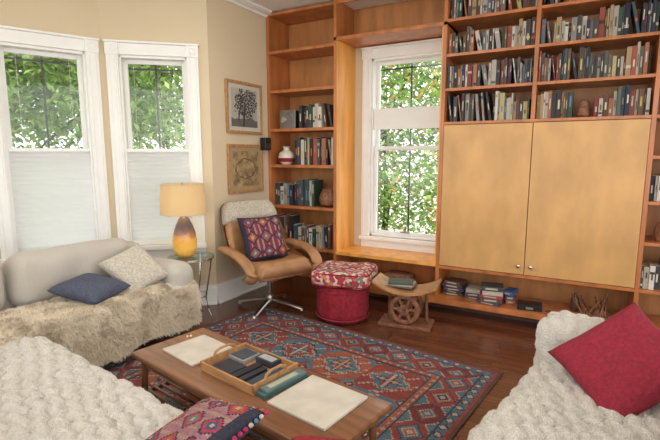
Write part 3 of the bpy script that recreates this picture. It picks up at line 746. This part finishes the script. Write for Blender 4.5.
hd=shellmesh(1.04,.04,.15,.78,1.0,ns=18,wg=.6,puff=1).obj('headrest_fleece_backing','cream',ch,smooth=True,ang=0)
fur('headrest_fleece',hd,9000,.012,(.66,.53,.36),ch,width=.004,droop=.3,rs=9)
pillow('kilim_pillow',.47,.46,.15,'wool',(-.11,.0,.69),(0,R(64),R(0)),ch,colf=lambda u,v:kilim(u,v,(.20,.03,.06)),n=44)
# ------------------------------------------------------------------ pouf
pf=E('round_pouf',(-1.86,3.57,0))
mb=MB();n=64
P=[(.0,.0),(.19,.0),(.225,.03),(.24,.10),(.235,.20),(.238,.29),(.22,.33),(.17,.345),(0,.345)]
mb.rev([(max(r,.001),z) for r,z in P],n=n)
mb.v=[(x*(1+.02*math.cos(math.atan2(y,x)*12)),y*(1+.02*math.cos(math.atan2(y,x)*12)),z+.0) for x,y,z in mb.v]
mb.obj('body','redp',pf,smooth=True,ang=60)
mb=MB()
for z in(.05,.3): mb.tube([(.243*math.cos(2*math.pi*i/48),.243*math.sin(2*math.pi*i/48),z) for i in range(49)],.006,n=6)
mb.obj('piping','redv',pf,smooth=True)
fc=E('floral_floor_cushion',(-1.84,3.57,.347),R(14))
mb=MB();rbox(mb,-.265,.265,-.24,.24,.0,.14,.05,.025,nz(7,.012));mb.obj('cover','floral',fc,smooth=True,ang=0)
mb=MB()
for z in(.02,.122):
    pts=[];
    for i in range(61):
        a=2*math.pi*i/60;c,s_=math.cos(a),math.sin(a);k_=1/max(1e-6,(abs(c)**8+abs(s_)**8)**.125);pts.append((c*k_*.261,s_*k_*.236,z))
    mb.tube(pts,.006,n=6)
mb.obj('piping','redp',fc,smooth=True)
# ------------------------------------------------------------------ carved stool
sl=E('carved_wheel_stool',(-1.29,3.71,0),R(8))
mb=MB();vs=[];fs=[];n=24
for i in range(n+1):
    x=-.28+.56*i/n;zc=.30+.085*(x/.28)**2
    for y,z in((-.15,zc),(.15,zc),(.15,zc+.026),(-.15,zc+.026)): vs.append((x,y,z))
for i in range(n):
    for k_ in range(4): fs.append((4*i+k_,4*i+(k_+1)%4,4*i+4+(k_+1)%4,4*i+4+k_))
fs+=[(0,1,2,3),(4*n+3,4*n+2,4*n+1,4*n)]
mb.add(vs,fs);mb.obj('curved_seat','oak',sl,bevel=.004)
mb=MB();mb.box(-.23,.23,-.13,.13,0,.03);mb.obj('foot_plate','brown',sl,bevel=.006)
mb=MB();zc=.165
for y in(-.10,.08):
    mb.tube([(.115*math.cos(2*math.pi*i/36),y,zc+.115*math.sin(2*math.pi*i/36)) for i in range(37)],.022,.018,n=8,up=(0,1,0))
    mb.cyl((0,y-.02,zc),(0,y+.02,zc),.045,n=20)
    for a in range(0,360,60): mb.cyl((0,y,zc),(.11*math.cos(R(a)),y,zc+.11*math.sin(R(a))),.014,n=8)
mb.cyl((0,-.12,zc),(0,.11,zc),.018,n=14)
mb.obj('wheel_support','brown',sl,smooth=True)
mb=MB()
for x in(-.17,.17):
    for y in(.06,): mb.cyl((x,y,.03),(x*.95,y,.325),.016,.014,n=10)
mb.obj('posts','brown',sl,smooth=True)
mb=MB()
for i,(w,c) in enumerate(((.25,(.12,.1,.1)),(.24,(.4,.36,.3)),(.22,(.06,.08,.06)))):
    T=Matrix.Translation((-.06,.02,.347+i*.013))@Matrix.Rotation(R(8*i-6),4,'Z');mb.box(-w/2,w/2,-.09,.09,0,.012,0,c,T)
mb.obj('magazines','col',loc=(-1.29,3.71,.0),rot=(0,0,R(8)),colors=True)
# ------------------------------------------------------------------ outdoors
MB().box(-40,20,-30,50,-1.0,-.905).obj('bounce_ground','ground')  # invented pale ground, added to bounce light up to the shades
def tree(name,cx,cy,rx,ry,z0,z1,n,seed,orange=.0,dk=1.):
    rnd=random.Random(seed);e=E(name,(cx,cy,-.9));mb=MB()
    mb.tube([(0,0,0),(.1,.05,1.5),(-.05,.1,3),(.1,0,(z1+z0)/2+.8)],.09,n=10)
    for i in range(12):
        a=rnd.uniform(0,6.28);z=rnd.uniform(max(1.5,z0),z1);mb.tube([(0,0,z*.7+.5),(rx*.4*math.cos(a),ry*.4*math.sin(a),z+.6),(rx*.8*math.cos(a),ry*.8*math.sin(a),z+1.2)],.016,n=6)
    mb.obj('trunk_and_branches','bark',e,smooth=True)
    mb=MB();cl=[(rnd.uniform(-rx,rx),rnd.uniform(-ry,ry),rnd.uniform(z0,z1),rnd.uniform(.6,1.15)) for _ in range(n//70)]
    for _ in range(n):
        c=rnd.choice(cl);p=Vector(c[:3])+Vector((rnd.gauss(0,.36),rnd.gauss(0,.36),rnd.gauss(0,.28)))
        p.z=max(.15,p.z+.8)
        M3=Euler((rnd.uniform(-1,1),rnd.uniform(-1,1),rnd.uniform(0,6.28))).to_matrix().to_4x4();T=Matrix.Translation(p)@M3
        l=rnd.uniform(.045,.095);w=l*.48;g=rnd.random()
        col=(.20+.26*g,.38+.28*g,.07+.12*g)
        if rnd.random()<orange: col=(.7,.38,.12)
        kk=c[3]*dk*(.5 if rnd.random()<.15 else 1)
        col=tuple(min(.9,k_*kk) for k_ in col)
        mb.add([(-l,0,0),(0,-w,.01),(l,0,-.01),(0,w,.01)],[(0,1,2,3)],0,col,T)
    mb.obj('foliage','leaf',e,colors=True)
tree('garden_tree',-7.9,3.6,1.4,2.2,1.9,4.7,19000,1)
tree('garden_tree',-8.3,7.2,1.8,2.2,1.9,5.0,19000,2)
tree('garden_tree',-3.9,9.4,2.3,1.3,.0,4.4,19000,3,.08)
tree('garden_tree',-10.8,1.0,1.5,2.2,1.9,5.0,9000,4)
# ------------------------------------------------------------------ light
w=bpy.data.worlds.new('World');S.world=w;w.use_nodes=True;nt=w.node_tree;bg=nt.nodes['Background']
sky=nt.nodes.new('ShaderNodeTexSky')
try:
    sky.sky_type='HOSEK_WILKIE';sky.turbidity=6;sky.ground_albedo=.4;sky.sun_direction=Vector((.5,-.6,.7)).normalized()
except Exception: pass
mx=nt.nodes.new('ShaderNodeMix');mx.data_type='RGBA';mx.inputs['Factor'].default_value=.85
nt.links.new(sky.outputs[0],mx.inputs['A']);mx.inputs['B'].default_value=(1,1.0,1.0,1);nt.links.new(mx.outputs['Result'],bg.inputs[0]);bg.inputs[1].default_value=3.0
sn=bpy.data.lights.new('sun','SUN');sn.energy=3.0;sn.angle=R(3);sn.color=(1,.95,.85);so=bpy.data.objects.new('sun',sn);S.collection.objects.link(so)
so.rotation_euler=Vector((-.5,.6,-.95)).to_track_quat('-Z','Y').to_euler()
def area(name,loc,tgt,sx,sy,en,col):
    a=bpy.data.lights.new(name,'AREA');a.shape='RECTANGLE';a.size=sx;a.size_y=sy;a.energy=en;a.color=col
    ob=bpy.data.objects.new(name,a);S.collection.objects.link(ob);ob.location=loc;ob.rotation_euler=(Vector(tgt)-Vector(loc)).to_track_quat('-Z','Y').to_euler();return ob
area('ceiling_fill_light',(-1.6,1.8,2.98),(-1.6,1.8,0),2.0,2.0,36,(1,.95,.88))  # added fill above the view, stands for no ceiling fixture
area('room_fill_light',(.8,-1.6,2.3),(-1.3,4.2,1.1),2.2,1.6,16,(1,.95,.88))  # added fill from behind the camera, aimed at the bookcase
# ------------------------------------------------------------------ camera
cam=bpy.data.cameras.new('Camera');co=bpy.data.objects.new('Camera',cam);S.collection.objects.link(co)
co.location=(0,0,1.5);co.rotation_euler=(R(90-8.22),0,R(29.2));cam.sensor_width=36;cam.lens=36*450/660;cam.clip_start=.05
S.camera=co
S.view_settings.view_transform='Standard'
S.view_settings.look='None'
